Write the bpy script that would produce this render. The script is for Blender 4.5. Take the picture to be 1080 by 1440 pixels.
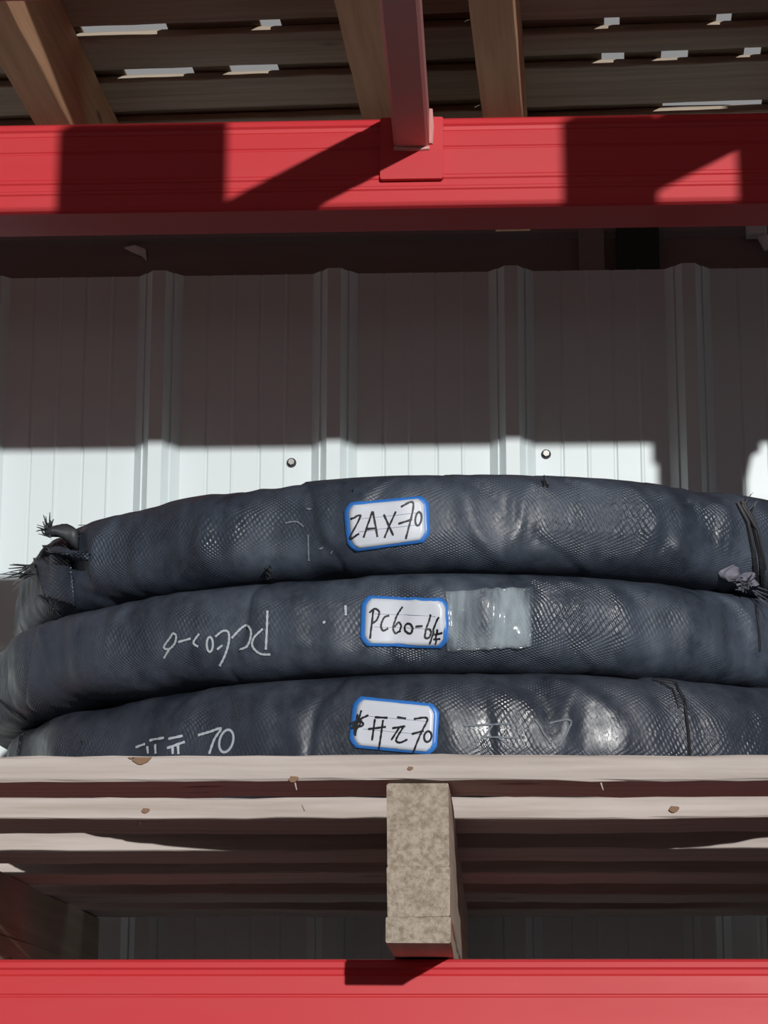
import bpy, bmesh, math, random
import numpy as np
from mathutils import Vector, Matrix
from mathutils.bvhtree import BVHTree

random.seed(7)
for o in list(bpy.data.objects):
    bpy.data.objects.remove(o, do_unlink=True)
sc = bpy.context.scene
COL = sc.collection

# ------------------------------------------------------------------ camera, sky, sun, exposure
EYE = 1.5                                   # height of the lens above the ground; all Z below are relative to it
FPX = 3330.0
TH = math.atan(840 / FPX)                   # looking up
PS = math.atan(160 * math.cos(TH) / FPX)    # turned a little to the left
ROLL = math.radians(0.12)
cf = Vector((-math.sin(PS) * math.cos(TH), math.cos(PS) * math.cos(TH), math.sin(TH)))
cr = Vector((math.cos(PS), math.sin(PS), 0))
cu = cr.cross(cf)
cr, cu = cr * math.cos(ROLL) + cu * math.sin(ROLL), cu * math.cos(ROLL) - cr * math.sin(ROLL)
cam_data = bpy.data.cameras.new('camera')
cam_data.sensor_fit = 'AUTO'
cam_data.sensor_width = 36.0
cam_data.lens = FPX / 1440 * 36.0
cam_data.clip_start = 0.05
cam = bpy.data.objects.new('camera', cam_data)
COL.objects.link(cam)
cam.matrix_world = Matrix(((cr.x, cu.x, -cf.x, 0), (cr.y, cu.y, -cf.y, 0), (cr.z, cu.z, -cf.z, EYE), (0, 0, 0, 1)))
sc.camera = cam

world = bpy.data.worlds.new('sky')
sc.world = world
world.use_nodes = True
bg = world.node_tree.nodes['Background']
bg.inputs['Color'].default_value = (0.93, 0.92, 0.93, 1)
bg.inputs['Strength'].default_value = 0.28

SX, SZ = 0.24, 0.13                         # sunlight runs (-SX, 1, -SZ): low sun behind the viewer, from the right
sun_data = bpy.data.lights.new('sun', 'SUN')
sun_data.energy = 2.8
sun_data.angle = math.radians(0.7)
sun_data.color = (1.0, 0.98, 0.96)
sun = bpy.data.objects.new('sun', sun_data)
COL.objects.link(sun)
sun.location = (3, -8, 4)
sun.rotation_euler = Vector((-SX, 1, -SZ)).to_track_quat('-Z', 'Y').to_euler()

sc.view_settings.view_transform = 'Standard'
sc.view_settings.look = 'None'
sc.view_settings.exposure = 0.0
sc.view_settings.gamma = 1.0
sc.view_settings.use_curve_mapping = False


# ------------------------------------------------------------------ helpers
def ray(x, y):
    return cf + cr * ((x - 540) / FPX) - cu * ((y - 720) / FPX)


def at_depth(x, y, Y):
    d = ray(x, y)
    return d * (Y / d.y)


def link(o, parent=None):
    COL.objects.link(o)
    if parent:
        o.parent = parent
    return o


def tag(o, label, cat, group=None, kind=None):
    if label:
        o['label'] = label
    if cat:
        o['category'] = cat
    if group:
        o['group'] = group
    if kind:
        o['kind'] = kind
    return o


def empty(name, loc, rz=0.0):
    o = bpy.data.objects.new(name, None)
    o.empty_display_size = 0.1
    o.location = (loc[0], loc[1], loc[2] + EYE)
    o.rotation_euler = (0, 0, rz)
    return link(o)


def struct(o):
    o['kind'] = 'structure'
    return o


class MB:
    """collects vertices and faces of one mesh"""
    def __init__(self):
        self.v, self.f, self.m, self.smooth = [], [], [], False

    def add(self, verts, faces, mi=0):
        b = len(self.v)
        self.v += [tuple(p) for p in verts]
        for fc in faces:
            self.f.append(tuple(i + b for i in fc))
            self.m.append(mi)

    def sweep(self, sec, stations, axis='X', jit=0.0, cap_mi=0, rnd=None, slow=0.0):
        """sec: CCW polygon in the two other axes; swept along an axis through the stations"""
        rnd = rnd or random
        n = len(sec)
        vs = []
        ph = [rnd.uniform(0, 6.28) for _ in range(4)]
        for k, t in enumerate(stations):
            wob = (slow * math.sin(t * 5.1 + ph[0]) + 0.5 * slow * math.sin(t * 13 + ph[1]),
                   slow * math.sin(t * 6.3 + ph[2]) + 0.5 * slow * math.sin(t * 17 + ph[3]))
            for (a, b) in sec:
                a2 = a + wob[0] + rnd.uniform(-jit, jit)
                b2 = b + wob[1] + rnd.uniform(-jit, jit)
                vs.append({'X': (t, a2, b2), 'Y': (a2, t, b2), 'Z': (a2, b2, t)}[axis])
        b0 = len(self.v)
        self.v += vs
        flip = (axis == 'Y')
        for k in range(len(stations) - 1):
            for i in range(n):
                j = (i + 1) % n
                q = (b0 + k * n + i, b0 + k * n + j, b0 + (k + 1) * n + j, b0 + (k + 1) * n + i)
                if not flip:
                    q = q[::-1]
                self.f.append(q[::-1] if axis != 'Y' else q[::-1])
                self.m.append(0)
        c0 = tuple(b0 + i for i in range(n))
        c1 = tuple(b0 + (len(stations) - 1) * n + i for i in range(n))
        self.f.append(c0[::-1]); self.m.append(cap_mi)
        self.f.append(c1); self.m.append(cap_mi)

    def box(self, x0, x1, y0, y1, z0, z1, ch=0.0):
        self.sweep(rect(y0, y1, z0, z1, ch), [x0, x1], 'X')

    def tube(self, pts, r, n=6, taper=None):
        pts = [Vector(p) for p in pts]
        rings = []
        ref = Vector((0.13, 0.31, 0.94))
        for i, p in enumerate(pts):
            d = (pts[min(i + 1, len(pts) - 1)] - pts[max(i - 1, 0)])
            if d.length < 1e-9:
                d = Vector((0, 0, 1))
            d.normalize()
            a = d.cross(ref)
            if a.length < 1e-4:
                a = d.cross(Vector((1, 0, 0)))
            a.normalize()
            b = d.cross(a)
            rr = r if taper is None else r * (1 - (1 - taper) * i / max(1, len(pts) - 1))
            rings.append([p + (a * math.cos(2 * math.pi * k / n) + b * math.sin(2 * math.pi * k / n)) * rr for k in range(n)])
        vs = [q for rg in rings for q in rg]
        fs = []
        for i in range(len(rings) - 1):
            for k in range(n):
                k2 = (k + 1) % n
                fs.append((i * n + k, i * n + k2, (i + 1) * n + k2, (i + 1) * n + k))
        fs.append(tuple(range(n))[::-1])
        fs.append(tuple((len(rings) - 1) * n + k for k in range(n)))
        self.add(vs, fs)

    def build(self, name, mats, parent=None, smooth=False, rel=None):
        """rel: origin (relative to the lens height) the mesh is expressed about; top-level objects get lifted by EYE"""
        me = bpy.data.meshes.new(name)
        vs = self.v
        if rel is not None:
            vs = [(p[0] - rel[0], p[1] - rel[1], p[2] - rel[2]) for p in vs]
        me.from_pydata(vs, [], self.f)
        mats = mats if isinstance(mats, (list, tuple)) else [mats]
        for m in mats:
            me.materials.append(m)
        me.polygons.foreach_set('material_index', [min(i, len(mats) - 1) for i in self.m])
        if smooth:
            me.polygons.foreach_set('use_smooth', [True] * len(me.polygons))
        bm = bmesh.new(); bm.from_mesh(me)
        bmesh.ops.recalc_face_normals(bm, faces=bm.faces)
        bm.to_mesh(me); bm.free()
        o = bpy.data.objects.new(name, me)
        link(o, parent)
        if parent is None:
            o.location = (rel[0], rel[1], rel[2] + EYE) if rel is not None else (0, 0, EYE)
        return o


def rect(a0, a1, b0, b1, ch=0.0):
    if ch <= 0:
        return [(a0, b0), (a1, b0), (a1, b1), (a0, b1)]
    return [(a0 + ch, b0), (a1 - ch, b0), (a1, b0 + ch), (a1, b1 - ch), (a1 - ch, b1), (a0 + ch, b1), (a0, b1 - ch), (a0, b0 + ch)]


def steps(a, b, n):
    return [a + (b - a) * i / n for i in range(n + 1)]


# ------------------------------------------------------------------ materials
def new_mat(name):
    m = bpy.data.materials.new(name)
    m.use_nodes = True
    nt = m.node_tree
    return m, nt, nt.nodes['Principled BSDF']


def node(nt, typ, **kw):
    n = nt.nodes.new(typ)
    for k, v in kw.items():
        if k in n.inputs:
            n.inputs[k].default_value = v
        else:
            setattr(n, k, v)
    return n


def ramp(nt, fac, stops):
    r = nt.nodes.new('ShaderNodeValToRGB')
    els = r.color_ramp.elements
    while len(els) < len(stops):
        els.new(0.5)
    for e, (p, c) in zip(els, stops):
        e.position = p
        e.color = (*c, 1) if len(c) == 3 else c
    nt.links.new(fac, r.inputs['Fac'])
    return r.outputs['Color']


def mixc(nt, fac, a, b):
    m = nt.nodes.new('ShaderNodeMix'); m.data_type = 'RGBA'
    for sock, val in ((m.inputs[0], fac), (m.inputs[6], a), (m.inputs[7], b)):
        if isinstance(val, (int, float)):
            sock.default_value = val
        elif isinstance(val, tuple):
            sock.default_value = (*val, 1)
        else:
            nt.links.new(val, sock)
    return m.outputs[2]


def mth(nt, op, a, b=None):
    m = nt.nodes.new('ShaderNodeMath'); m.operation = op
    for i, v in enumerate((a, b)):
        if v is None:
            continue
        if isinstance(v, (int, float)):
            m.inputs[i].default_value = v
        else:
            nt.links.new(v, m.inputs[i])
    return m.outputs[0]


def bump(nt, bsdf, height, dist, strength=1.0):
    b = nt.nodes.new('ShaderNodeBump')
    b.inputs['Distance'].default_value = dist
    b.inputs['Strength'].default_value = strength
    nt.links.new(height, b.inputs['Height'])
    nt.links.new(b.outputs['Normal'], bsdf.inputs['Normal'])


def coords(nt, scale=(1, 1, 1), kind='Object'):
    tc = nt.nodes.new('ShaderNodeTexCoord')
    oi = nt.nodes.new('ShaderNodeObjectInfo')
    mp = nt.nodes.new('ShaderNodeMapping')
    mp.inputs['Scale'].default_value = scale
    nt.links.new(tc.outputs[kind], mp.inputs['Vector'])
    add = nt.nodes.new('ShaderNodeVectorMath'); add.operation = 'ADD'
    nt.links.new(mp.outputs['Vector'], add.inputs[0])
    sc_ = nt.nodes.new('ShaderNodeMath'); sc_.operation = 'MULTIPLY'; sc_.inputs[1].default_value = 37.0
    nt.links.new(oi.outputs['Random'], sc_.inputs[0])
    nt.links.new(sc_.outputs[0], add.inputs[1])
    return add.outputs[0]


def noise(nt, vec, scale, detail=4, rough=0.55):
    n = nt.nodes.new('ShaderNodeTexNoise')
    n.inputs['Scale'].default_value = scale
    n.inputs['Detail'].default_value = detail
    n.inputs['Roughness'].default_value = rough
    nt.links.new(vec, n.inputs['Vector'])
    return n.outputs['Fac']


def wood_mat(name, light, dark, axis, grain=1.0):
    m, nt, b = new_mat(name)
    scl = {'X': (1.2, 30, 30), 'Y': (30, 1.2, 30)}[axis]
    v = coords(nt, scl)
    g = noise(nt, v, 3.0 * grain, 6, 0.6)
    c = ramp(nt, g, [(0.30, dark), (0.62, light)])
    v2 = coords(nt, (1, 1, 1))
    pat = noise(nt, v2, 7, 3)
    c = mixc(nt, mth(nt, 'MULTIPLY', pat, 0.45), c, tuple(x * 0.78 for x in light))
    # scattered knots
    v3 = coords(nt, (3.0, 9, 9) if axis == 'X' else (9, 3.0, 9))
    vo = nt.nodes.new('ShaderNodeTexVoronoi'); vo.inputs['Scale'].default_value = 1.4
    nt.links.new(v3, vo.inputs['Vector'])
    kn = ramp(nt, vo.outputs['Distance'], [(0.05, (1, 1, 1)), (0.10, (0, 0, 0))])
    c = mixc(nt, mth(nt, 'MULTIPLY', kn, 0.7), c, (0.16, 0.09, 0.05))
    nt.links.new(c, b.inputs['Base Color'])
    b.inputs['Roughness'].default_value = 0.8
    b.inputs['Specular IOR Level'].default_value = 0.2
    bump(nt, b, g, 0.0012, 0.5)
    return m


def endgrain_mat(name, light, dark):
    m, nt, b = new_mat(name)
    v = coords(nt, (1, 1, 1))
    n1 = noise(nt, v, 170, 6, 0.75)
    n2 = noise(nt, v, 30, 3)
    c = ramp(nt, n1, [(0.38, dark), (0.60, light)])
    c = mixc(nt, mth(nt, 'MULTIPLY', n2, 0.35), c, (0.50, 0.36, 0.25))
    nt.links.new(c, b.inputs['Base Color'])
    b.inputs['Roughness'].default_value = 0.9
    b.inputs['Specular IOR Level'].default_value = 0.1
    bump(nt, b, n1, 0.003, 0.8)
    return m


def paint_mat(name, col, rough=0.3, dirt=0.15, dirtcol=(0.3, 0.2, 0.18), spec=0.5):
    m, nt, b = new_mat(name)
    v = coords(nt, (1, 6, 6))
    n1 = noise(nt, v, 5, 5)
    f = ramp(nt, n1, [(0.45, (0, 0, 0)), (0.8, (1, 1, 1))])
    c = mixc(nt, mth(nt, 'MULTIPLY', f, dirt), col, dirtcol)
    nt.links.new(c, b.inputs['Base Color'])
    r = mth(nt, 'ADD', mth(nt, 'MULTIPLY', n1, 0.2), rough - 0.1)
    nt.links.new(r, b.inputs['Roughness'])
    b.inputs['Specular IOR Level'].default_value = spec
    return m


def fabric_mat(name, base, dust, seed):
    """woven plastic strip: weave relief from the uv map (metres), grey dust on navy black"""
    m, nt, b = new_mat(name)
    uv = nt.nodes.new('ShaderNodeUVMap'); uv.uv_map = 'weave'
    sp = nt.nodes.new('ShaderNodeSeparateXYZ')
    nt.links.new(uv.outputs['UV'], sp.inputs[0])
    k = 2 * math.pi / 0.0046
    v = coords(nt, (1, 1, 1))
    wu = mth(nt, 'MULTIPLY', noise(nt, v, 9, 2), 0.012)
    wv = mth(nt, 'MULTIPLY', noise(nt, v, 11, 2), 0.012)
    su = mth(nt, 'SINE', mth(nt, 'MULTIPLY', mth(nt, 'ADD', sp.outputs['X'], wu), k * 0.85))
    sv = mth(nt, 'SINE', mth(nt, 'MULTIPLY', mth(nt, 'ADD', mth(nt, 'ADD', sp.outputs['Y'], wv), mth(nt, 'MULTIPLY', sp.outputs['X'], 0.22)), k * 1.1))
    weave = mth(nt, 'MULTIPLY', mth(nt, 'MULTIPLY', su, sv), mth(nt, 'MULTIPLY', noise(nt, v, 210, 3), 1.3))
    d1 = noise(nt, v, 9 + seed, 6, 0.65)
    d2 = noise(nt, v, 60, 4, 0.6)
    vst = coords(nt, (9, 9, 1.2))
    d3 = noise(nt, vst, 5, 4, 0.6)
    dd = mth(nt, 'ADD', mth(nt, 'MULTIPLY', d1, 0.55), mth(nt, 'ADD', mth(nt, 'MULTIPLY', d2, 0.2), mth(nt, 'MULTIPLY', d3, 0.25)))
    f = ramp(nt, dd, [(0.36, (0, 0, 0)), (0.66, (1, 1, 1))])
    c = mixc(nt, f, base, dust)
    nt.links.new(c, b.inputs['Base Color'])
    # dusty places are dull, clean ones shine
    r = ramp(nt, dd, [(0.40, (0.24, 0.24, 0.24)), (0.60, (0.62, 0.62, 0.62))])
    nt.links.new(r, b.inputs['Roughness'])
    b.inputs['Specular IOR Level'].default_value = 0.55
    wm = ramp(nt, noise(nt, v, 11 - seed, 3), [(0.44, (0.12, 0.12, 0.12)), (0.62, (1, 1, 1))])     # the weave is pulled flat in places
    h = mth(nt, 'ADD', mth(nt, 'MULTIPLY', weave, wm), mth(nt, 'MULTIPLY', d2, 1.3))
    bump(nt, b, h, 0.0010, 0.7)
    return m


def plain_mat(name, col, rough=0.5, spec=0.5, metallic=0.0):
    m, nt, b = new_mat(name)
    v = coords(nt, (1, 1, 1))
    n1 = noise(nt, v, 40, 3)
    c = mixc(nt, mth(nt, 'MULTIPLY', n1, 0.25), col, tuple(x * 0.7 for x in col))
    nt.links.new(c, b.inputs['Base Color'])
    b.inputs['Roughness'].default_value = rough
    b.inputs['Specular IOR Level'].default_value = spec
    b.inputs['Metallic'].default_value = metallic
    return m


WOOD_X = wood_mat('pine_along_rack', (0.62, 0.555, 0.515), (0.40, 0.34, 0.30), 'X')
WOOD_Y = wood_mat('pine_front_to_back', (0.62, 0.53, 0.43), (0.47, 0.38, 0.29), 'Y')
WOOD_UP = wood_mat('old_pine_along_rack', (0.50, 0.42, 0.33), (0.36, 0.29, 0.22), 'X')
WOOD_UPY = wood_mat('orange_pine_front_to_back', (0.78, 0.46, 0.28), (0.60, 0.33, 0.18), 'Y')
ENDGRAIN = endgrain_mat('sawn_end_grain', (0.54, 0.48, 0.40), (0.27, 0.225, 0.175))
RED = paint_mat('red_powder_coat', (0.61, 0.040, 0.048), 0.42, 0.18, (0.47, 0.10, 0.10), 0.22)
RED_TIE = paint_mat('dusty_red_bounce_lit', (0.66, 0.31, 0.285), 0.5, 0.45, (0.56, 0.40, 0.37))  # dusty red, base also lightened in place of bounce light from the floor
BLUE = paint_mat('blue_powder_coat', (0.05, 0.12, 0.35), 0.35)
SHEET = paint_mat('cream_coated_sheet', (0.735, 0.84, 0.85), 0.36, 0.12, (0.62, 0.67, 0.65))
DARKSTEEL = paint_mat('brown_primer_steel', (0.27, 0.21, 0.20), 0.6, 0.4, (0.34, 0.29, 0.27))
BLACKSTEEL = paint_mat('black_steel', (0.018, 0.018, 0.02), 0.55, 0.2, (0.04, 0.04, 0.04))
CONCRETE = plain_mat('concrete', (0.58, 0.55, 0.52), 0.85, 0.2)
DARKFENCE = plain_mat('dark_block', (0.09, 0.085, 0.08), 0.8, 0.2)
CARD = plain_mat('cardboard', (0.20, 0.15, 0.10), 0.85, 0.1)
FABRIC = [fabric_mat('woven_wrap_top', (0.018, 0.025, 0.037), (0.070, 0.090, 0.126), 0.0),
          fabric_mat('woven_wrap_middle', (0.020, 0.027, 0.039), (0.082, 0.103, 0.142), 1.3),
          fabric_mat('woven_wrap_bottom', (0.016, 0.021, 0.031), (0.058, 0.071, 0.098), 2.1)]
CORD = plain_mat('black_cord', (0.016, 0.017, 0.022), 0.6)
FRAY = plain_mat('frayed_strips', (0.040, 0.046, 0.052), 0.5)
KNOTM = plain_mat('dusty_knot', (0.16, 0.16, 0.20), 0.6)
LBL_BLUE = plain_mat('label_blue', (0.045, 0.22, 0.68), 0.35)
LBL_WHITE = plain_mat('label_paper', (0.72, 0.77, 0.84), 0.35)
LBL_LINE = plain_mat('label_rule', (0.42, 0.47, 0.58), 0.5)
INK = plain_mat('black_marker', (0.012, 0.013, 0.018), 0.5)
CHALK = plain_mat('white_paint_pen', (0.48, 0.53, 0.58), 0.8, 0.1)
CHALK_FAINT = plain_mat('faint_paint_pen', (0.20, 0.23, 0.26), 0.8, 0.1)
STEEL = plain_mat('zinc_screw', (0.30, 0.30, 0.29), 0.35, 0.5, 0.8)
RUBBER = plain_mat('rubber_washer', (0.03, 0.03, 0.03), 0.7)
WHITEP = plain_mat('white_plastic', (0.80, 0.77, 0.74), 0.4)


def tape_mat():
    m, nt, b = new_mat('clear_tape')
    v = coords(nt, (1, 1, 1))
    n1 = noise(nt, v, 35, 3)
    b.inputs['Base Color'].default_value = (0.60, 0.72, 0.78, 1)
    b.inputs['Roughness'].default_value = 0.14
    b.inputs['Specular IOR Level'].default_value = 0.8
    n2 = noise(nt, coords(nt, (30, 30, 5)), 1.6, 4)
    al = ramp(nt, n2, [(0.40, (0.03, 0.03, 0.03)), (0.70, (0.46, 0.46, 0.46))])
    nt.links.new(al, b.inputs['Alpha'])
    bump(nt, b, n1, 0.003, 0.5)
    return m


TAPE = tape_mat()

# ------------------------------------------------------------------ the setting
WY = 3.38                                    # flat of the sheet wall
mb = MB(); mb.box(-40, 40, -60, 6, -EYE - 0.2, -EYE)
struct(mb.build('floor', CONCRETE))
# dark wall added behind the viewer to keep sky light off shaded parts
mb = MB(); mb.box(-14, 14, -2.0, -1.8, -EYE, 0.50, 0.01)
struct(mb.build('shade_wall_front', DARKFENCE))
# unseen roof added over rack and aisle to cut the sky light
mb = MB(); mb.box(-9, 9, -1.4, 3.30, 2.15, 2.19)
struct(mb.build('shade_roof', DARKSTEEL))

# trapezoidal sheet wall
mb = MB()
PITCH, R0 = 0.2645, 0.033
prof = []
k0 = -9
for k in range(k0, 7):
    c = R0 + k * PITCH
    prof += [(c - 0.034, WY), (c - 0.022, WY - 0.013), (c - 0.020, WY - 0.0118), (c - 0.010, WY - 0.026), (c + 0.010, WY - 0.026), (c + 0.020, WY - 0.0118), (c + 0.022, WY - 0.013), (c + 0.034, WY)]
    g = 0.034
    for q in range(1, 5):                    # shallow stiffening lines in the flat
        gx = c + g + q * (PITCH - 2 * g) / 5
        d = 0.0016 if q % 2 else -0.0012
        prof += [(gx - 0.0035, WY), (gx - 0.001, WY + d), (gx + 0.001, WY + d), (gx + 0.0035, WY)]
TOPZ = 1.226
zs = [-EYE, 0.0, 0.4, 0.8, TOPZ]
n = len(prof)
vs = [(x, y, z) for z in zs for (x, y) in prof] + [(x, y + 0.0015, z) for z in zs for (x, y) in prof]
fs = []
L = len(zs) * n
for a in range(len(zs) - 1):
    for i in range(n - 1):
        q = (a * n + i, a * n + i + 1, (a + 1) * n + i + 1, (a + 1) * n + i)
        fs.append(q)
        fs.append(tuple(L + j for j in q[::-1]))
top = (len(zs) - 1) * n
for i in range(n - 1):
    fs.append((top + i, top + i + 1, L + top + i + 1, L + top + i))
mb.add(vs, fs)
wall = struct(mb.build('wall_rear', SHEET))
# girt and studs behind the cut top of the sheet
mb = MB()
y0 = WY + 0.030
mb.sweep([(y0 + 0.06, 1.10), (y0, 1.10), (y0, 1.125), (y0 + 0.004, 1.125), (y0 + 0.004, 1.29), (y0 - 0.010, 1.295), (y0 - 0.010, 1.50), (y0 + 0.06, 1.50)], [-2.4, 1.9], 'X')
struct(mb.build('trim_1', DARKSTEEL))
p = at_depth(896, 345, WY + 0.02)
mb = MB(); mb.box(p.x - 0.032, p.x + 0.032, WY + 0.003, WY + 0.019, 1.16, 1.46, 0.002)
struct(mb.build('trim_2', BLACKSTEEL))
p = at_depth(832, 345, WY + 0.02)
mb = MB(); mb.box(p.x - 0.020, p.x + 0.018, WY + 0.004, WY + 0.019, 1.16, 1.46, 0.002)
struct(mb.build('trim_3', DARKSTEEL))

# screws in the sheet
SCREW_LABELS = ['zinc screw in the white sheet wall above the left part of the rings',
                'zinc screw in the white sheet wall above the centre of the rings']
for (px, py), lab in zip(((410, 651), (768, 639)), SCREW_LABELS):
    p = at_depth(px, py, WY)
    t = tag(empty('wall_screw', (p.x, WY, p.z)), lab, 'screw', 'screws in the sheet wall')
    mb = MB()
    mb.sweep([(0.0072 * math.cos(a * math.pi / 8), 0.0072 * math.sin(a * math.pi / 8)) for a in range(16)], [-0.0022, 0.0], 'Y')
    mb.build('washer', RUBBER, t)
    mb = MB()
    hexa = [(0.0048 * math.cos(a * math.pi / 3 + .3), 0.0048 * math.sin(a * math.pi / 3 + .3)) for a in range(6)]
    mb.sweep(hexa, [-0.0075, -0.0022], 'Y')
    mb.build('head', STEEL, t)

# white clip, and a pale stand-in for a sunlit patch, by the wall top
p = at_depth(1064, 320, WY)
t = tag(empty('cable_clip', (p.x, WY + 0.02, p.z)), 'small white plastic clip on the dark girt at right', 'clip')
mb = MB(); mb.box(-0.0145, 0.0145, -0.026, 0.0, -0.0115, 0.0115, 0.002); mb.build('clip_body', WHITEP, t)
mb = MB()
mb.tube([(0.008, -0.014, -0.010), (0.012, -0.018, -0.022), (0.016, -0.018, -0.034)], 0.009, 8, 0.7)
mb.build('cable_end', WHITEP, t, True)
p = at_depth(190, 346, WY)
mb = MB()
mb.add([(-0.022, 0, 0.008), (-0.004, -0.006, 0.010), (0.012, -0.004, 0.004), (0.014, 0, -0.014), (0.006, -0.005, -0.006), (-0.008, -0.003, 0.0),
        (-0.022, 0.002, 0.008), (-0.004, 0.0, 0.010), (0.012, 0.002, 0.004), (0.014, 0.002, -0.014), (0.006, 0.001, -0.006), (-0.008, 0.002, 0.0)],
       [(0, 5, 1), (1, 5, 4, 2), (2, 4, 3), (6, 7, 11), (7, 8, 10, 11), (8, 9, 10), (0, 1, 7, 6), (1, 2, 8, 7), (2, 3, 9, 8), (3, 4, 10, 9), (4, 5, 11, 10), (5, 0, 6, 11)])
o = mb.build('sun_patch_piece', WHITEP)
o.location = (p.x, WY + 0.028, p.z + EYE)
tag(o, 'pale piece standing in for a sunlit patch on the dark girt at left', 'light patch')

# ------------------------------------------------------------------ the rack
BF = 2.10                                    # front face of the front beams
POST_X = 0.552


def beam(name, x0, x1, zt, height, label, mat=RED, yf=BF, depth=0.062):
    t = tag(empty(name, (0, yf, zt)), label, 'rack beam', 'red rack beams')
    H, D = height, depth
    sec = [(D, 0), (0.006, 0), (0.003, -0.0008), (0.001, -0.003), (0.0004, -0.0075), (0.0022, -0.0095), (0.0026, -0.0130), (0.0004, -0.0150),
           (0.0000, -0.0300), (0.0009, -0.0312), (0.0009, -0.0322), (0.0, -0.0334), (0.0, -0.0585), (-0.0012, -0.0600), (-0.0012, -0.0625), (0.0, -0.064),
           (0.0, -0.0700), (-0.0012, -0.0712), (-0.0012, -0.0735), (0.0, -0.0750), (0.0, -H + 0.006), (0.0012, -H + 0.002), (0.004, -H), (D, -H)]
    mb = MB(); mb.sweep(sec, steps(x0, x1, 6), 'X')
    mb.build('beam_body', mat, t)
    for xe in (x0, x1):
        mb = MB()
        s = 1 if xe == x0 else -1
        mb.sweep(rect(-0.004, D + 0.002, -H - 0.03, 0.02), sorted([xe - s * 0.0025, xe + s * 0.003]), 'X')
        mb.build('end_connector', mat, t)
    return t


LOW_TOP = 0.1277
UP_TOP = 0.9193
NEXT_TOP = 1.200
LX = -1.95
beam('rack_beam', LX, POST_X - 0.003, LOW_TOP, 0.092, 'glossy red rack beam under the wooden pallet at the bottom')
beam('rack_beam', LX, POST_X - 0.003, UP_TOP, 0.092, 'red rack beam with patches of sunlight above the wrapped rings')
beam('rack_beam', LX, POST_X - 0.003, LOW_TOP, 0.092, 'rear red rack beam carrying the back of the lower pallet', yf=2.838)
beam('rack_beam', LX, POST_X - 0.003, NEXT_TOP, 0.082, 'topmost red rack beam under the front of the upper pallets', depth=0.14)
beam('rack_beam', POST_X + 0.116, 1.90, NEXT_TOP, 0.082, 'unseen red rack beam added beyond the right upright to shade the wall', depth=0.14)  # next-bay beam added to keep sun off the wall
beam('rack_beam', LX, POST_X - 0.003, NEXT_TOP, 0.082, 'rear red rack beam under the back of the upper pallets', yf=2.838)


def upright(x0, label):
    t = tag(empty('rack_upright', (x0, BF, -EYE)), label, 'rack upright', 'blue rack uprights')
    for y in (BF, 2.82):
        w, d = 0.112, 0.08
        mb = MB()
        mb.sweep([(0, y - BF), (w, y - BF), (w, y - BF + d), (w - 0.02, y - BF + d), (w - 0.02, y - BF + d - .003), (w - .003, y - BF + d - .003), (w - .003, y - BF + .003),
                  (.003, y - BF + .003), (.003, y - BF + d - .003), (.02, y - BF + d - .003), (.02, y - BF + d), (0, y - BF + d)], [0, EYE + 1.75], 'Z')
        mb.build('post', BLUE, t)
    for k in range(5):
        za, zb = 0.3 + k * 0.55, 0.3 + (k + 1) * 0.55
        if k % 2:
            za, zb = zb, za
        mb = MB(); mb.tube([(0.085, 0.079, za), (0.085, 0.722, zb)], 0.014, 6)
        mb.build('brace', BLUE, t)
    return t


upright(POST_X, 'blue rack upright beyond the right end of the beams')
upright(LX - 0.118, 'blue rack upright beyond the left end of the beams')
upright(1.904, 'blue rack upright at the far end of the next bay')

# overhead tie bars across the aisle
TB0, TB1 = -0.0888, -0.0551


def tie_bar(x0, x1, ynear, label, plate=True):
    t = tag(empty('tie_bar', ((x0 + x1) / 2, BF, 0.885)), label, 'tie bar', 'red tie bars over the aisle')
    hw = (x1 - x0) / 2
    mb = MB(); mb.sweep(rect(-hw, hw, 0.0, 0.040, 0.003), [ynear - BF, -1.0, -0.5, -0.0075], 'Y')
    mb.build('bar', RED_TIE, t)
    if plate:
        mb = MB(); mb.sweep(rect(-0.0300, 0.0300, -0.0315, 0.031, 0.0015), [-0.0070, -0.0015], 'Y')
        mb.build('end_plate', RED, t)
        mb = MB()
        mb.tube([(hw + 0.001, -0.008, 0.003), (hw + 0.002, -0.0085, 0.02), (hw + 0.001, -0.008, 0.038)], 0.0025, 6)
        mb.tube([(-hw, -0.008, -0.001), (0, -0.0085, -0.002), (hw, -0.008, -0.001)], 0.0022, 6)
        mb.build('weld_bead', RED_TIE, t)
    return t


tie_bar(TB0, TB1, -1.40, 'red square tie bar welded to a plate on the upper beam')
tie_bar(0.59, 0.624, 0.95, 'short red tie bar added outside the picture to hold the shading timbers')  # added to carry the shading timbers
t = None
mb = MB(); mb.sweep(rect(-0.122, -0.022, -1.505, -1.402, 0.004), [-EYE, 0.97], 'Z')
tag(mb.build('aisle_post', BLUE), 'blue post across the aisle holding the long tie bar', 'post')

# timbers added out of view over the aisle to shade parts of the upper beam
PL0, PL1, PLT = 1.10, 1.26, 0.939
mb = MB(); mb.sweep(rect(PL0, PL1, 0.9255, PLT, 0.002), steps(-0.30, 0.80, 8), 'X', 0.0002)
tag(mb.build('plank', WOOD_X), 'unseen wide pine board added across the tie bars to hold the shading timbers', 'plank')


def bx(px, y):                               # where the sun ray that meets the beam at this column crosses the blocks
    return at_depth(px, 230, BF).x + SX * (BF - y)


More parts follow.
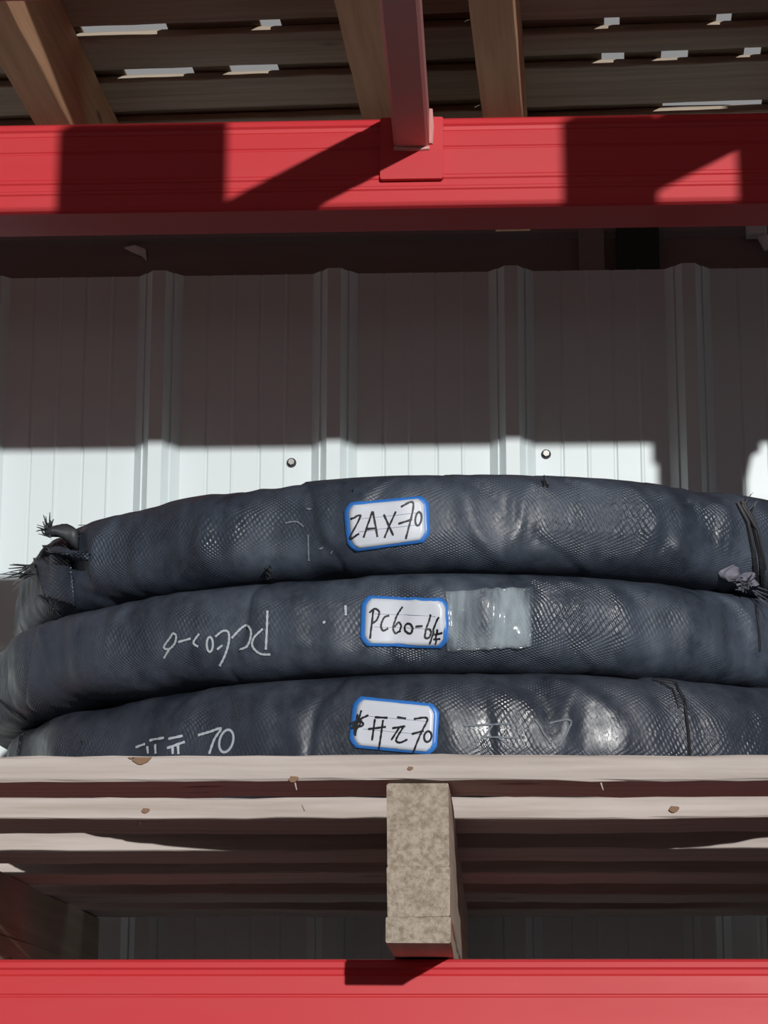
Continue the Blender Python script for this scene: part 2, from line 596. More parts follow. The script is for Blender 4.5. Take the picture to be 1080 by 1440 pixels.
for a, b, lab in ((80, 320, 'unseen timber block added to shade the upper beam, left one'),
                  (790, 925, 'unseen timber block added to shade the upper beam, middle one'),
                  (1035, 1330, 'long unseen timber block added to shade the upper beam, right one')):
    mb = MB(); mb.sweep(rect(1.105, 1.165, PLT, 1.042, 0.002), steps(bx(a, 1.105), bx(b, 1.165), 3), 'X', 0.0002, 1)
    tag(mb.build('shade_block', [WOOD_X, ENDGRAIN]), lab, 'timber', 'added shading timbers over the aisle')
mb = MB(); mb.sweep(rect(0.300, 0.3475, PLT, 0.992, 0.002), steps(1.172, 1.84, 5), 'Y', 0.0002, 1)
tag(mb.build('shade_batten', [WOOD_Y, ENDGRAIN]), 'unseen timber batten added front to back to shade the upper beam', 'timber', 'added shading timbers over the aisle')


# ------------------------------------------------------------------ pallets
def board(t, x0, x1, y0, y1, z0, z1, mat=WOOD_X, seed=0, name='deck_board', jit=0.0006, slow=0.0008):
    rnd = random.Random(seed)
    mb = MB()
    mb.sweep(rect(y0, y1, z0, z1, 0.0016), steps(x0, x1, max(6, int((x1 - x0) / 0.03))), 'X', jit, 1, rnd, slow)
    return mb.build(name, [mat, ENDGRAIN], t)


def bearer(t, xc, w, y0, y1, z0, z1, mat=WOOD_Y, seed=0, name='bearer', jit=0.0005):
    rnd = random.Random(seed)
    mb = MB()
    mb.sweep(rect(xc - w / 2, xc + w / 2, z0, z1, 0.0011), steps(y0, y1, 24), 'Y', jit, 1, rnd, 0.0006)
    return mb.build(name, [mat, ENDGRAIN], t)


PY, PX = 1.9162, -0.0615
DECK_B, DECK_T = 0.2574, 0.2794
pal = tag(empty('timber_pallet', (PX, PY, LOW_TOP)), 'pale pine pallet under the three wrapped rings', 'pallet', 'timber pallets')
for i, (y, w) in enumerate(((0, .105), (.258, .118), (.529, .125), (.780, .125), (1.046, .120), (1.285, .120))):
    board(pal, -0.55, 0.50, y, y + w, DECK_B - LOW_TOP + 0.0012, DECK_T - LOW_TOP - (0.0004 if i else 0), seed=i)
for k, xo in enumerate((-0.515, 0.0, 0.46)):
    top = DECK_B - LOW_TOP
    j = 0.0007 * (k - 1)
    bearer(pal, xo, 0.0505, 0.0006, 1.405, 0.0625, top, seed=20 + k, name='bearer')
    bearer(pal, xo + 0.0004 + j, 0.0508, 0.0010, 1.405, 0.0220, 0.0620, seed=30 + k, name='lower_bearer')
    bearer(pal, xo - 0.0006, 0.0520, -0.0008, 1.405, 0.0006, 0.0215, seed=40 + k, name='skid_board')
# knots in the edges of the front boards
decks = [o for o in pal.children if o.name.startswith('deck_board')]
KNOTWOOD = plain_mat('brown_knot', (0.27, 0.17, 0.11), 0.8, 0.1)
for (px, py, bi, yo, r_) in ((200, 1066, 0, 0.0, .0052), (186, 1064, 0, 0.0, .0022), (413, 1096, 0, 0.0, .0026), (577, 1081, 0, 0.0, .0016), (205, 1140, 1, .258, .0024), (948, 1138, 1, .258, .0030)):
    p = at_depth(px, py, PY + yo) - Vector((PX, PY, LOW_TOP))
    mb = MB()
    zt_ = DECK_T - LOW_TOP - 0.0008
    mb.sweep([(p.x + 1.5 * r_ * math.cos(k * math.pi / 6) * (1 + .2 * math.sin(k * 2.1)), min(zt_, p.z + r_ * math.sin(k * math.pi / 6) * (1 + .2 * math.sin(k * 1.7)))) for k in range(12)], [yo - 0.0024, yo + 0.004], 'Y')
    mb.build('knot', KNOTWOOD, decks[bi])
# splinters and nail ends on the deck edges
rnd = random.Random(5)
for (px, py, yo) in ((197, 1156, .262), (415, 1101, -.001), (845, 1101, -.001), (425, 1131, .257)):
    p = at_depth(px, py, PY + yo) - Vector((PX, PY, LOW_TOP))
    mb = MB()
    mb.tube([p, p + Vector((rnd.uniform(-.003, .003), -0.001, -0.006))], 0.0008, 5, 0.5)
    mb.build('splinter', WOOD_X, pal)

# upper level: two older pallets, each turned a little, seen from below
UB = 1.330                                   # underside of their boards
UT = 0.0115


def upper_pallet(x, rz, xa, xb, bearers, boards, slits, label, seed):
    t = tag(empty('timber_pallet', (x, 2.70, NEXT_TOP), rz), label, 'pallet', 'timber pallets')
    for i, (xo, w) in enumerate(bearers):
        bearer(t, xo, w, -0.90, 0.43, 0.0006, UB - NEXT_TOP, WOOD_UPY, seed + i)
    for i, (ya, yb) in enumerate(boards):
        board(t, xa, xb, ya - 2.70, yb - 2.70, UB - NEXT_TOP + 0.0008, UB - NEXT_TOP + UT, WOOD_UP, seed + 10 + i, jit=0.0004, slow=0.0005)
    # sheets standing in for goods, blocking sky light except at the slits
    zt = UB - NEXT_TOP + UT + 0.0004
    for i in range(len(boards) - 1):
        ga, gb = boards[i][1] - 2.70 - 0.012, boards[i + 1][0] - 2.70 + 0.012
        xs = xa
        for (sa, sb) in slits.get(i, []) + [(xb, xb)]:
            if sa - xs > 0.01:
                mb = MB(); mb.box(xs, sa, ga, gb, zt, zt + 0.004)
                mb.build('slit_mask', CARD, t)
            xs = sb
    return t


def loc_x(px, py, x, rz):
    d = ray(px, py); p = d * (UB + UT) / d.z
    return (p.x - x) * math.cos(rz) + (p.y - 2.70) * math.sin(rz)


def slit(x, rz, pys):
    return [(loc_x(a, y, x, rz), loc_x(b, y, x, rz)) for (a, b, y) in pys]


lx, lr = -0.345, -0.040
LB = [(1.80, 1.89), (1.93, 2.04), (2.08, 2.19), (2.23, 2.34), (2.375, 2.472), (2.508, 2.605), (2.640, 2.735), (2.772, 2.867), (2.905, 3.000), (3.037, 3.13)]
upper_pallet(lx, lr, -0.60, 0.3255, ((-0.56, .05), (-0.203, .046), (0.213, .054)), LB,
             {6: slit(lx, lr, [(110, 233, 33), (362, 392, 22)]), 7: slit(lx, lr, [(175, 273, 102), (322, 391, 94)])},
             'brown upper pallet seen from below left of the tie bar', 100)
rx, rr = 0.42, -0.040
RB = [(1.80, 1.91), (1.95, 2.07), (2.11, 2.22), (2.26, 2.37), (2.40, 2.51), (2.54, 2.62), (2.655, 2.735), (2.775, 2.838), (2.876, 3.000), (3.038, 3.14)]
upper_pallet(rx, rr, -0.438, 0.085, ((-0.403, .050), (0.055, .05)), RB,
             {6: slit(rx, rr, [(850, 872, 1), (1010, 1032, 1)]), 7: slit(rx, rr, [(846, 878, 75), (930, 968, 73), (1046, 1070, 75)]), 8: slit(rx, rr, [(932, 1072, 142)])},
             'brown upper pallet seen from below right of the tie bar', 200)
upper_pallet(1.20, 0.0, -0.515, 0.50, ((-0.48, .050), (0.0, .05), (0.46, .05)), RB, {}, 'unseen upper pallet added beyond the right upright to block the sun', 300)  # extra pallet added out of view to stop sun reaching the wall


# ------------------------------------------------------------------ wrapped rings
class Ring:
    NA, NS = 1080, 56

    def __init__(self, c, R, z0, h, seed, seams, nfold):
        self.c, self.R, self.z0, self.h = c, R, z0, h
        self.w = 0.115
        rg = np.random.default_rng(seed)
        a = np.linspace(-math.pi, math.pi, self.NA, endpoint=False)[:, None]
        s = np.linspace(0, 2 * math.pi, self.NS, endpoint=False)[None, :]     # 0 = outermost, pi/2 = top
        ca, sa = np.cos(s), np.sin(s)
        e = 2 / 3.4
        rad = self.w / 2 * np.sign(ca) * np.abs(ca) ** e
        zz = h / 2 * np.sign(sa) * np.abs(sa) ** e
        dis = np.zeros((self.NA, self.NS))
        for k in range(14):                                                   # soft lumps
            fa = rg.integers(3, 26); fs_ = rg.integers(0, 3)
            dis += 0.0030 / (1 + 0.08 * fa) * np.sin(fa * a + fs_ * s + rg.uniform(0, 6.28))
        for k in range(10):
            fa = rg.integers(40, 110); fs_ = rg.integers(1, 5)
            dis += 0.00022 * np.sin(fa * a + fs_ * s + rg.uniform(0, 6.28))
        vert = np.sin(s)                                                      # -1 bottom .. 1 top
        for (a0, tilt, hgt) in seams:                                         # overlapping edges of the wrapping
            x = a - a0 - tilt * vert - 0.006 * np.sin(5 * s + a0 * 30)
            dis += hgt * np.where(x > 0, np.exp(-x / 0.16), 0) * np.clip(x / 0.006, 0, 1)
            dis -= 0.35 * hgt * np.exp(-(x / 0.012) ** 2)
        for k in range(nfold):                                                # diagonal pull folds
            a0 = rg.uniform(-1.1, 1.1) if k % 3 == 0 else rg.uniform(0.0, 0.75)
            tl = rg.uniform(-0.16, -0.04) if rg.random() < 0.8 else rg.uniform(0.03, 0.12)
            v0 = rg.uniform(-0.4, 0.6); ln = rg.uniform(0.35, 0.8)
            x = a - a0 - tl * vert
            wd = rg.uniform(0.010, 0.034)
            dis += rg.uniform(0.0014, 0.0046) * np.exp(-np.abs(x / wd) ** 1.4) * np.exp(-((vert - v0) / ln) ** 2) * (ca > -0.2)
            dis -= 0.0009 * np.exp(-((x - 2 * wd) / wd) ** 2) * np.exp(-((vert - v0) / ln) ** 2) * (ca > -0.2)
        nr, nz = np.abs(ca) ** 1.2 * np.sign(ca), np.abs(sa) ** 1.4 * np.sign(sa)
        rad = rad + dis * nr
        zz = zz + np.minimum(dis, 0.002) * nz * 0.45 - 0.0016 * nz
        rho = R - self.w / 2 + rad
        X, Y, Z = rho * np.sin(a), -rho * np.cos(a), zz + h / 2
        self.co = np.stack([X, Y, Z], -1).reshape(-1, 3)
        self.co[:, 2] -= self.co[:, 2].min()
        self.co[:, 2] *= h / self.co[:, 2].max()
        per = 2 * (self.w + h) * 0.9
        self.uv = (np.broadcast_to(a * R, dis.shape).reshape(-1), np.broadcast_to(s / (2 * math.pi) * per, dis.shape).reshape(-1))

    def build(self, parent, mat):
        NA, NS = self.NA, self.NS
        faces = []
        for i in range(NA):
            i2 = (i + 1) % NA
            for j in range(NS):
                j2 = (j + 1) % NS
                faces.append((i * NS + j, i2 * NS + j, i2 * NS + j2, i * NS + j2))
        me = bpy.data.meshes.new('wrapping')
        me.from_pydata(self.co.tolist(), [], faces)
        uvl = me.uv_layers.new(name='weave')
        idx = np.array(faces).reshape(-1)
        u, v = self.uv[0][idx], self.uv[1][idx]
        uu = u.reshape(-1, 4); vv = v.reshape(-1, 4)
        Lu = 2 * math.pi * self.R; Lv = 2 * (self.w + self.h) * 0.9
        uu = np.where(uu.max(1, keepdims=True) - uu > Lu / 2, uu + Lu, uu)
        vv = np.where(vv.max(1, keepdims=True) - vv > Lv / 2, vv + Lv, vv)
        uvl.data.foreach_set('uv', np.stack([uu.reshape(-1), vv.reshape(-1)], -1).reshape(-1))
        me.materials.append(mat)
        me.polygons.foreach_set('use_smooth', [True] * len(me.polygons))
        bm = bmesh.new(); bm.from_mesh(me)
        bmesh.ops.recalc_face_normals(bm, faces=bm.faces)
        bm.to_mesh(me)
        self.bvh = BVHTree.FromBMesh(bm)
        bm.free()
        self.parent = parent
        self.org = Vector((self.c[0], self.c[1], self.z0))
        return link(bpy.data.objects.new('wrapping', me), parent)

    def hit(self, px, py, off=0.0):
        """the point of the wrapping that shows at this place of the photograph, in the ring's own coordinates"""
        d = ray(px, py).normalized()
        loc, nrm, _, _ = self.bvh.ray_cast(-self.org, d)
        if loc is None:
            q = -self.org + d * (self.org.length - self.R * 0.7)
            loc, nrm, _, _ = self.bvh.find_nearest(q)
        if nrm.dot(d) > 0:
            nrm = -nrm
        return loc + nrm * off, nrm

    def stroke(self, mb, pts, width, off, sub=5):
        """a flat painted line on the wrapping, through these places"""
        if len(pts) > 2:                                       # rounded like handwriting
            q = [pts[0]] + list(pts) + [pts[-1]]
            out = []
            for i in range(1, len(q) - 2):
                for k in range(5):
                    t_ = k / 5
                    out.append(tuple(0.5 * (2 * q[i][d] + (q[i + 1][d] - q[i - 1][d]) * t_ + (2 * q[i - 1][d] - 5 * q[i][d] + 4 * q[i + 1][d] - q[i + 2][d]) * t_ ** 2
                                            + (3 * q[i][d] - q[i - 1][d] - 3 * q[i + 1][d] + q[i + 2][d]) * t_ ** 3) for d in (0, 1)))
            pts = out + [pts[-1]]
        dense = []
        for a, b in zip(pts[:-1], pts[1:]):
            nn = max(2, int(math.hypot(b[0] - a[0], b[1] - a[1]) / sub))
            dense += [(a[0] + (b[0] - a[0]) * i / nn, a[1] + (b[1] - a[1]) * i / nn) for i in range(nn)]
        dense.append(pts[-1])
        P = [self.hit(x, y, off) for x, y in dense]
        vs = []
        for i, (p, nm) in enumerate(P):
            d = P[min(i + 1, len(P) - 1)][0] - P[max(i - 1, 0)][0]
            sd = d.cross(nm)
            sd = sd.normalized() if sd.length > 1e-9 else Vector((1, 0, 0))
            wv = width * (1.0 + 0.18 * math.sin(i * 1.7))
            vs += [p + sd * wv / 2, p - sd * wv / 2, p - sd * wv / 2 - nm * 0.0004, p + sd * wv / 2 - nm * 0.0004]
        fs = []
        for i in range(len(P) - 1):
            b = i * 4
            for k in range(4):
                k2 = (k + 1) % 4
                fs.append((b + k, b + k2, b + 4 + k2, b + 4 + k))
        fs += [(0, 1, 2, 3), tuple(len(vs) - 4 + k for k in (3, 2, 1, 0))]
        mb.add(vs, fs)

    def cord(self, mb, pts, r, off=None, jitter=0.0):
        off = r * 0.6 if off is None else off
        dense = []
        for a, b in zip(pts[:-1], pts[1:]):
            nn = max(2, int(math.hypot(b[0] - a[0], b[1] - a[1]) / 8))
            dense += [(a[0] + (b[0] - a[0]) * i / nn, a[1] + (b[1] - a[1]) * i / nn) for i in range(nn)]
        dense.append(pts[-1])
        mb.tube([self.hit(x, y, off + random.uniform(0, jitter))[0] for x, y in dense], r, 6)

    def patch(self, name, quad, mat, off, parent, nu=16, nv=10, chamfer=0.0, inset=0.0, rough=0.0, thick=0.0006, ripple=0.0):
        """a thin sheet lying on the wrapping; quad = TL, TR, BR, BL"""
        q = [Vector(p) for p in quad]
        cx = sum(q, Vector((0, 0))) / 4
        if inset:
            q = [p + (cx - p).normalized() * inset * 1.35 for p in q]
        def at(u, v):
            return q[0] * (1 - u) * (1 - v) + q[1] * u * (1 - v) + q[2] * u * v + q[3] * (1 - u) * v
        wpx = (q[1] - q[0]).length; hpx = (q[3] - q[0]).length
        cu_, cv_ = chamfer / wpx, chamfer / hpx
        vs, nrms = [], []
        rnd = random.Random(len(name) + int(off * 1e5))
        for j in range(nv + 1):
            v = j / nv
            ins = 0.0
            if chamfer:
                e = min(v, 1 - v)
                if e < cv_:
                    ins = cu_ * (1 - e / cv_)
            for i in range(nu + 1):
                u = ins + (1 - 2 * ins) * i / nu
                px = at(u, v)
                p, nm = self.hit(px.x, px.y, 0)
                vs.append((p, nm))
        # lay the sheet as a smooth surface over the lumps
        P = [p + nm * off for p, nm in vs]
        for _ in range(3):
            Q = list(P)
            for j in range(nv + 1):
                for i in range(nu + 1):
                    if 0 < i < nu and 0 < j < nv:
                        k = j * (nu + 1) + i
                        avg = (P[k - 1] + P[k + 1] + P[k - nu - 1] + P[k + nu + 1]) / 4
                        Q[k] = P[k] * 0.5 + avg * 0.5
            P = Q
        for k, (p, nm) in enumerate(vs):                       # never below the wrapping
            d = (P[k] - p).dot(nm)
            if d < off * 0.8:
                P[k] = P[k] + nm * (off * 0.8 - d)
            if rough:
                P[k] = P[k] + nm * rnd.uniform(0, rough)
            if ripple:
                i_ = k % (nu + 1)
                P[k] = P[k] + nm * ripple * (0.5 + 0.5 * math.sin(i_ * 1.15 + 0.25 * (k // (nu + 1)) + 1.2 * math.sin(i_ * 0.37)))
        N = (nu + 1) * (nv + 1)
        back = [P[k] - vs[k][1] * thick for k in range(N)]
        mb = MB()
        fs = []
        for j in range(nv):
            for i in range(nu):
                k = j * (nu + 1) + i
                fs.append((k, k + 1, k + nu + 2, k + nu + 1))
                fs.append((N + k + nu + 1, N + k + nu + 2, N + k + 1, N + k))
        rim = [i for i in range(nu + 1)] + [j * (nu + 1) + nu for j in range(1, nv + 1)] + [nv * (nu + 1) + i for i in range(nu - 1, -1, -1)] + [j * (nu + 1) for j in range(nv - 1, 0, -1)]
        for a, b in zip(rim, rim[1:] + rim[:1]):
            fs.append((b, a, N + a, N + b))
        mb.add(P + back, fs)
        return mb.build(name, mat, parent, True)


def ellipse(cx, cy, rx_, ry_, n=12, tilt=0.0, a0=-1.2):
    out = []
    for k in range(n + 1):
        a = a0 + 2 * math.pi * k / n
        x, y = rx_ * math.cos(a), ry_ * math.sin(a)
        out.append((cx + x * math.cos(tilt) - y * math.sin(tilt), cy + x * math.sin(tilt) + y * math.cos(tilt)))
    return out


def zl(pts):            # places read off the enlargement of the labels
    return [(470 + x / 3.694, 680 + y / 3.694) for x, y in pts]


def zc(pts):            # places read off the enlargement of the painted writing
    return [(170 + x / 4.696, 840 + y / 4.696) for x, y in pts]


R_SPECS = [
    # bottom, middle, top
    dict(c=(-0.014, 2.731), R=0.550, z0=DECK_T + 0.0015, h=0.1205, seed=33, nfold=26,
         seams=((-0.62, 0.10, .003), (-0.28, 0.05, .004), (0.02, -0.05, .0025), (0.40, -0.10, .0035), (0.86, 0.03, .004), (-1.2, .05, .003)),
         label='black wrapped ring at the bottom of the stack, label reading 70 at its end'),
    dict(c=(-0.052, 2.724), R=0.530, z0=DECK_T + 0.1224, h=0.0985, seed=12, nfold=20,
         seams=((-0.95, 0.06, .003), (-0.36, 0.04, .004), (-0.05, 0.08, .002), (0.22, -0.08, .0035), (0.62, -0.1, .003), (1.0, 0.02, .004)),
         label='black wrapped ring in the middle of the stack, label reading PC60-6'),
    dict(c=(-0.035, 2.706), R=0.513, z0=DECK_T + 0.2214, h=0.0980, seed=4, nfold=30,
         seams=((-0.98, 0.02, .004), (-0.52, 0.10, .003), (-0.26, -0.05, .004), (0.12, -0.15, .0035), (0.33, -0.18, .004), (0.52, -0.16, .003), (0.98, 0.02, .005)),
         label='black wrapped ring on top of the stack, label reading ZAX70'),
]
rings = []
for spec, fm in zip(R_SPECS, (FABRIC[2], FABRIC[1], FABRIC[0])):
    t = tag(empty('wrapped_ring', (spec['c'][0], spec['c'][1], spec['z0'])), spec['label'], 'wrapped ring', 'stack of wrapped rings')
    rg = Ring(spec['c'], spec['R'], spec['z0'], spec['h'], spec['seed'], spec['seams'], spec['nfold'])
    rg.build(t, fm)
    rings.append(rg)
bot, mid, topr = rings


def label(rg, quad, strokes, rules):
    lab = rg.patch('label', quad, LBL_BLUE, 0.0024, rg.parent, 18, 12, chamfer=10)
    lab['label'] = 'white paper label with a bright blue border'
    rg.patch('paper', quad, LBL_WHITE, 0.0030, lab, 18, 12, chamfer=8, inset=6.0)
    q = [Vector(p) for p in quad]
    mb = MB()
    for v in rules:
        a = q[0].lerp(q[3], v).lerp(q[1].lerp(q[2], v), 0.16); b = q[0].lerp(q[3], v).lerp(q[1].lerp(q[2], v), 0.86)
        rg.stroke(mb, [tuple(a), tuple(b)], 0.0004, 0.0036)
    mb.build('ruled_lines', LBL_LINE, lab)
    mb = MB()
    for s in strokes:
        rg.stroke(mb, s, 0.0017, 0.0043, 3)
    mb.build('handwriting', INK, lab)
    return lab


label(topr, [(483.5, 708.5), (602.6, 697.6), (605.4, 761.2), (490.3, 776)],
      [zl(s) for s in ([(92, 187), (142, 172), (86, 282), (137, 262)], [(202, 150), (160, 280)], [(205, 150), (228, 278)], [(172, 240), (224, 235)],
                       [(262, 165), (312, 270)], [(325, 150), (265, 280)], [(350, 125), (412, 108), (375, 285)], [(338, 212), (405, 190)], ellipse(438, 187, 16, 35, 12, .15))], (0.36, 0.62))
label(mid, [(509, 838.4), (632.4, 842.4), (631, 911.5), (506.5, 908.8)],
      [zl(s) for s in ([(208, 660), (190, 810)], [(188, 675), (215, 655), (237, 672), (225, 712), (196, 735)], [(288, 690), (262, 700), (246, 740), (256, 768), (282, 756)],
                       [(362, 643), (330, 690), (308, 750), (320, 782), (347, 775), (360, 742), (338, 725), (314, 750)], ellipse(397, 755, 18, 25), [(430, 745), (462, 742)],
                       [(510, 680), (482, 750), (472, 795), (494, 797), (506, 762), (484, 757)], [(550, 695), (495, 830)], [(546, 755), (527, 832)], [(525, 782), (568, 768)], [(517, 806), (562, 798)])], (0.36, 0.62))
label(bot, [(498.4, 979), (619, 991), (614.8, 1061.7), (490.3, 1051)],
      [zl(s) for s in ([(150, 1180), (128, 1250), (115, 1312)], [(92, 1250), (186, 1205)], [(122, 1215), (160, 1255), (95, 1272), (150, 1235), (108, 1302)], [(130, 1200), (112, 1290)], [(160, 1215), (100, 1262)],
                       [(220, 1215), (285, 1218)], [(185, 1277), (276, 1265)], [(220, 1225), (205, 1335)], [(262, 1230), (252, 1300), (240, 1380)],
                       [(335, 1215), (380, 1222)], [(310, 1272), (376, 1262)], [(345, 1270), (305, 1332)], [(366, 1268), (330, 1330), (350, 1346), (387, 1330)],
                       [(420, 1225), (490, 1222), (455, 1300), (415, 1400)], [(410, 1302), (470, 1285)], ellipse(492, 1315, 19, 28, 12, .2))], (0.36, 0.62))


def writing(rg, strokes, w, name='painted_writing', mat=CHALK, lab='white painted writing'):
    mb = MB()
    for s in strokes:
        rg.stroke(mb, s, w, 0.0016, 3)
    o = mb.build(name, mat, rg.parent)
    o['label'] = lab
    return o


writing(mid, [zc(s) for s in ([(970, 90), (967, 200), (960, 345)], [(940, 210), (882, 270), (874, 325), (922, 370), (990, 376)],
                              [(735, 272), (798, 205), (842, 188), (865, 238), (842, 318), (788, 350)],
                              [(628, 262), (678, 224), (714, 234), (716, 300), (692, 380), (655, 450)], [(640, 345), (675, 318)],
                              ellipse(592, 312, 20, 48), [(522, 243), (484, 300), (515, 326)], [(385, 297), (466, 274)],
                              [(372, 252), (350, 240), (330, 270), (290, 330), (325, 342), (362, 305), (372, 255)], [(325, 345), (290, 402)])], 0.0021)
writing(bot, [zc(s) for s in ([(105, 992), (165, 970)], [(195, 947), (290, 930)], [(180, 985), (186, 1034)], [(232, 975), (236, 1034)],
                              [(320, 937), (412, 915)], [(310, 997), (426, 955)], [(345, 985), (346, 1036)], [(380, 975), (384, 1036)],
                              [(515, 912), (592, 890), (666, 868), (622, 940), (588, 1036)], ellipse(702, 950, 44, 76, 16, .28))], 0.0024)
writing(bot, [[(652, 1021), (718, 1018)], [(676, 1036), (728, 1038)], [(694, 1020), (676, 1040), (655, 1058)], [(702, 1038), (724, 1056)], [(772, 1018), (802, 1014), (786, 1050)], [(752, 1012), (774, 1046)]],
        0.0018, 'faint_writing', CHALK_FAINT, 'faint rubbed white writing')
writing(topr, [[(434.5, 752), (435, 788)], [(402, 736), (418, 734), (428, 741)], [(432, 716), (438, 716)], [(450, 772), (455, 770)], [(466, 778), (469, 774)]],
        0.0015, 'paint_marks', CHALK_FAINT, 'thin white paint marks')
writing(mid, [[(486, 852), (486.5, 866)], [(455, 877), (458, 874)]], 0.0022, 'paint_marks', CHALK, 'small white paint spots')

# clear tape beside the middle label
o = mid.patch('clear_tape', [(627, 833), (748, 828), (746, 908), (630, 914)], TAPE, 0.0020, mid.parent, 30, 16, rough=0.0004, ripple=0.0022)
o['label'] = 'shiny clear tape'

# loose end of the wrapping and frayed ends on the top ring, left
o = topr.patch('wrap_end', [(47, 772), (100, 764), (108, 852), (66, 838)], FABRIC[0], 0.0035, topr.parent, 14, 14, rough=0.0004, thick=0.0016)
me = o.data
uvl = me.uv_layers.new(name='weave')
for lp in me.loops:
    cco = me.vertices[lp.vertex_index].co
    uvl.data[lp.index].uv = (cco.x, cco.z)
mb = MB()
base, nb = topr.hit(112, 758, 0.001)
tip = base + Vector((-0.034, -0.006, 0.006))
vs, fs = [], []
for i in range(7):
    f_ = i / 6
    p = base.lerp(tip, f_) + Vector((0, 0, 0.004 * math.sin(f_ * 3)))
    rr_ = 0.013 * (1 - 0.62 * f_)
    for k in range(10):
        a = 2 * math.pi * k / 10
        w_ = 1 + 0.25 * math.sin(3 * a + i)
        vs.append(p + Vector((0.1 * rr_ * math.cos(a), 0.75 * rr_ * math.cos(a), 0.8 * rr_ * math.sin(a))) * w_)
for i in range(6):
    for k in range(10):
        k2 = (k + 1) % 10
        fs.append((i * 10 + k, i * 10 + k2, (i + 1) * 10 + k2, (i + 1) * 10 + k))
fs.append(tuple(range(10))); fs.append(tuple(60 + k for k in range(10))[::-1])
mb.add(vs, fs)
tw = mb.build('twisted_end', FRAY, topr.parent, True)


def tuft(rg, p0, dirs, nthr, length, r, name='frayed_threads', spread=0.5, seed=1, mat=FRAY):
    rnd = random.Random(seed)
    mb = MB()
    for k in range(nthr):
        d = Vector(dirs) + Vector((rnd.uniform(-spread, spread), rnd.uniform(-spread, spread) * .6, rnd.uniform(-spread, spread)))
        d.normalize()
        ln = length * rnd.uniform(0.45, 1.1)
        s0 = p0 + Vector((rnd.uniform(-.004, .004), rnd.uniform(-.004, .002), rnd.uniform(-.006, .006)))
        bend = Vector((rnd.uniform(-.3, .3), 0, rnd.uniform(-.4, .2)))
        mb.tube([s0, s0 + d * ln * .5 + bend * ln * .1, s0 + d * ln + bend * ln * .35], r * rnd.uniform(.7, 1.3), 4, 0.35)
    return mb.build(name, mat, rg.parent)


tuft(topr, tip + Vector((0.004, 0, 0)), (-0.6, -0.1, 0.6), 26, 0.016, 0.0011, spread=0.9, seed=3)
tuft(topr, topr.hit(112, 752, 0.002)[0] + Vector((.004, 0, .003)), (0.9, 0, 0.25), 3, 0.018, 0.0005, spread=0.25, seed=8)
tuft(topr, topr.hit(52, 800, 0.003)[0], (-1.0, -0.2, -0.25), 20, 0.026, 0.0013, spread=0.42, seed=5)
tuft(topr, topr.hit(40, 806, 0.003)[0], (-1.0, -0.1, -0.22), 4, 0.036, 0.0011, spread=0.16, seed=6)
tuft(topr, topr.hit(380, 804, 0.003)[0], (0.1, -1.0, 0.1), 12, 0.012, 0.0010, spread=0.7, seed=9)
tuft(topr, topr.hit(766, 684, 0.001)[0], (-0.3, -0.1, 1.0), 5, 0.011, 0.0009, spread=0.5, seed=10, mat=CORD)
tuft(topr, topr.hit(80, 850, 0.003)[0], (0.3, -0.9, 0.15), 10, 0.011, 0.0008, spread=0.8, seed=11)
tuft(topr, topr.hit(503, 688, 0.001)[0], (0, -0.1, 1), 2, 0.006, 0.0007, spread=0.4, seed=12, mat=CORD)
tuft(topr, topr.hit(1050, 716, 0.001)[0], (0.3, -0.2, 1), 9, 0.014, 0.0009, spread=0.7, seed=13)
mb = MB(); topr.cord(mb, [(56, 838), (70, 850), (84, 864)], 0.0018); mb.build('tie_cord', FRAY, topr.parent)

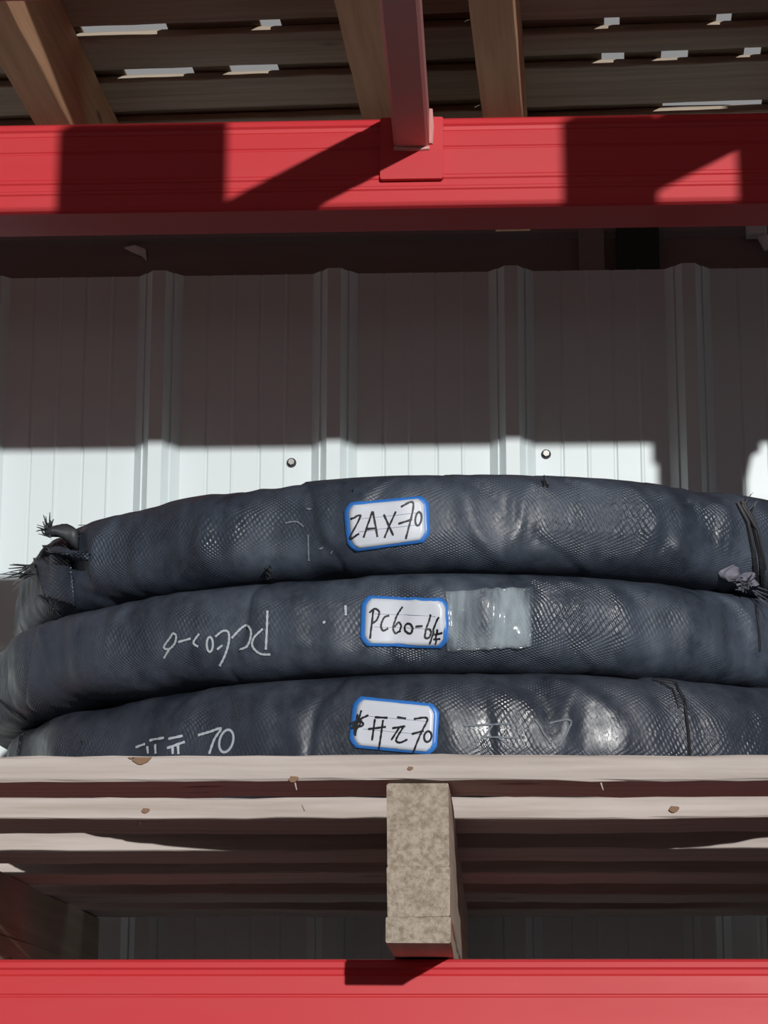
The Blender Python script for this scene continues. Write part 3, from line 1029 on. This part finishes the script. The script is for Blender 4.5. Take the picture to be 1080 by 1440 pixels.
# cords and knots
mb = MB()
topr.cord(mb, [(1036, 708), (1050, 735), (1058, 775), (1064, 820)], 0.0026)
topr.cord(mb, [(1042, 706), (1058, 735), (1068, 780), (1074, 835)], 0.0030)
topr.cord(mb, [(1040, 712), (1062, 748), (1072, 800)], 0.0022, 0.004)
mb.build('tie_cord', CORD, topr.parent)
mb = MB(); mid.cord(mb, [(1062, 852), (1066, 885), (1068, 915)], 0.0014); mb.build('tie_cord', CORD, mid.parent)
mb = MB(); mid.cord(mb, [(0, 985), (18, 1000), (36, 1012)], 0.0016); mb.build('tie_cord', CORD, mid.parent)
mb = MB()
bot.cord(mb, [(918, 956), (950, 962), (962, 985), (968, 1030), (970, 1068)], 0.0016)
bot.cord(mb, [(925, 958), (946, 970), (955, 995)], 0.0012)
mb.build('tie_cord', CORD, bot.parent)
mb = MB(); bot.cord(mb, [(42, 1026), (30, 1036), (26, 1062)], 0.0016); mb.build('tie_cord', CORD, bot.parent)
mb = MB(); bot.cord(mb, [(322, 968), (330, 990), (336, 1012)], 0.0007); mb.build('wrap_edge', FRAY, bot.parent)


def crumple(rg, px, py, size, seed, mat, name):
    c, nm = rg.hit(px, py, size * 0.25)
    bm = bmesh.new()
    bmesh.ops.create_icosphere(bm, subdivisions=3, radius=1.0)
    rg_ = np.random.default_rng(seed)
    W = rg_.normal(size=(7, 3)) * 3.2; ph = rg_.uniform(0, 6.28, 7)
    for v in bm.verts:
        q = np.array(v.co)
        k = 1 + 0.17 * sum(math.sin(float(W[i] @ q) + ph[i]) for i in range(7)) / 1.6
        v.co = Vector((q[0] * 1.15, q[1] * 0.5, q[2] * 0.85)) * (size * k)
        v.co += c
    me = bpy.data.meshes.new(name); bm.to_mesh(me); bm.free()
    me.materials.append(mat)
    return link(bpy.data.objects.new(name, me), rg.parent)


crumple(topr, 1024, 806, 0.010, 2, KNOTM, 'knot')
crumple(topr, 1046, 812, 0.010, 4, KNOTM, 'knot')
tuft(topr, topr.hit(1044, 816, 0.008)[0], (0.0, -1.0, -0.1), 16, 0.020, 0.0012, 'knot_ends', 0.6, 21, KNOTM)
tuft(topr, topr.hit(1058, 822, 0.010)[0], (0.5, -0.9, -0.55), 5, 0.030, 0.0013, 'knot_ends', 0.2, 22, KNOTM)
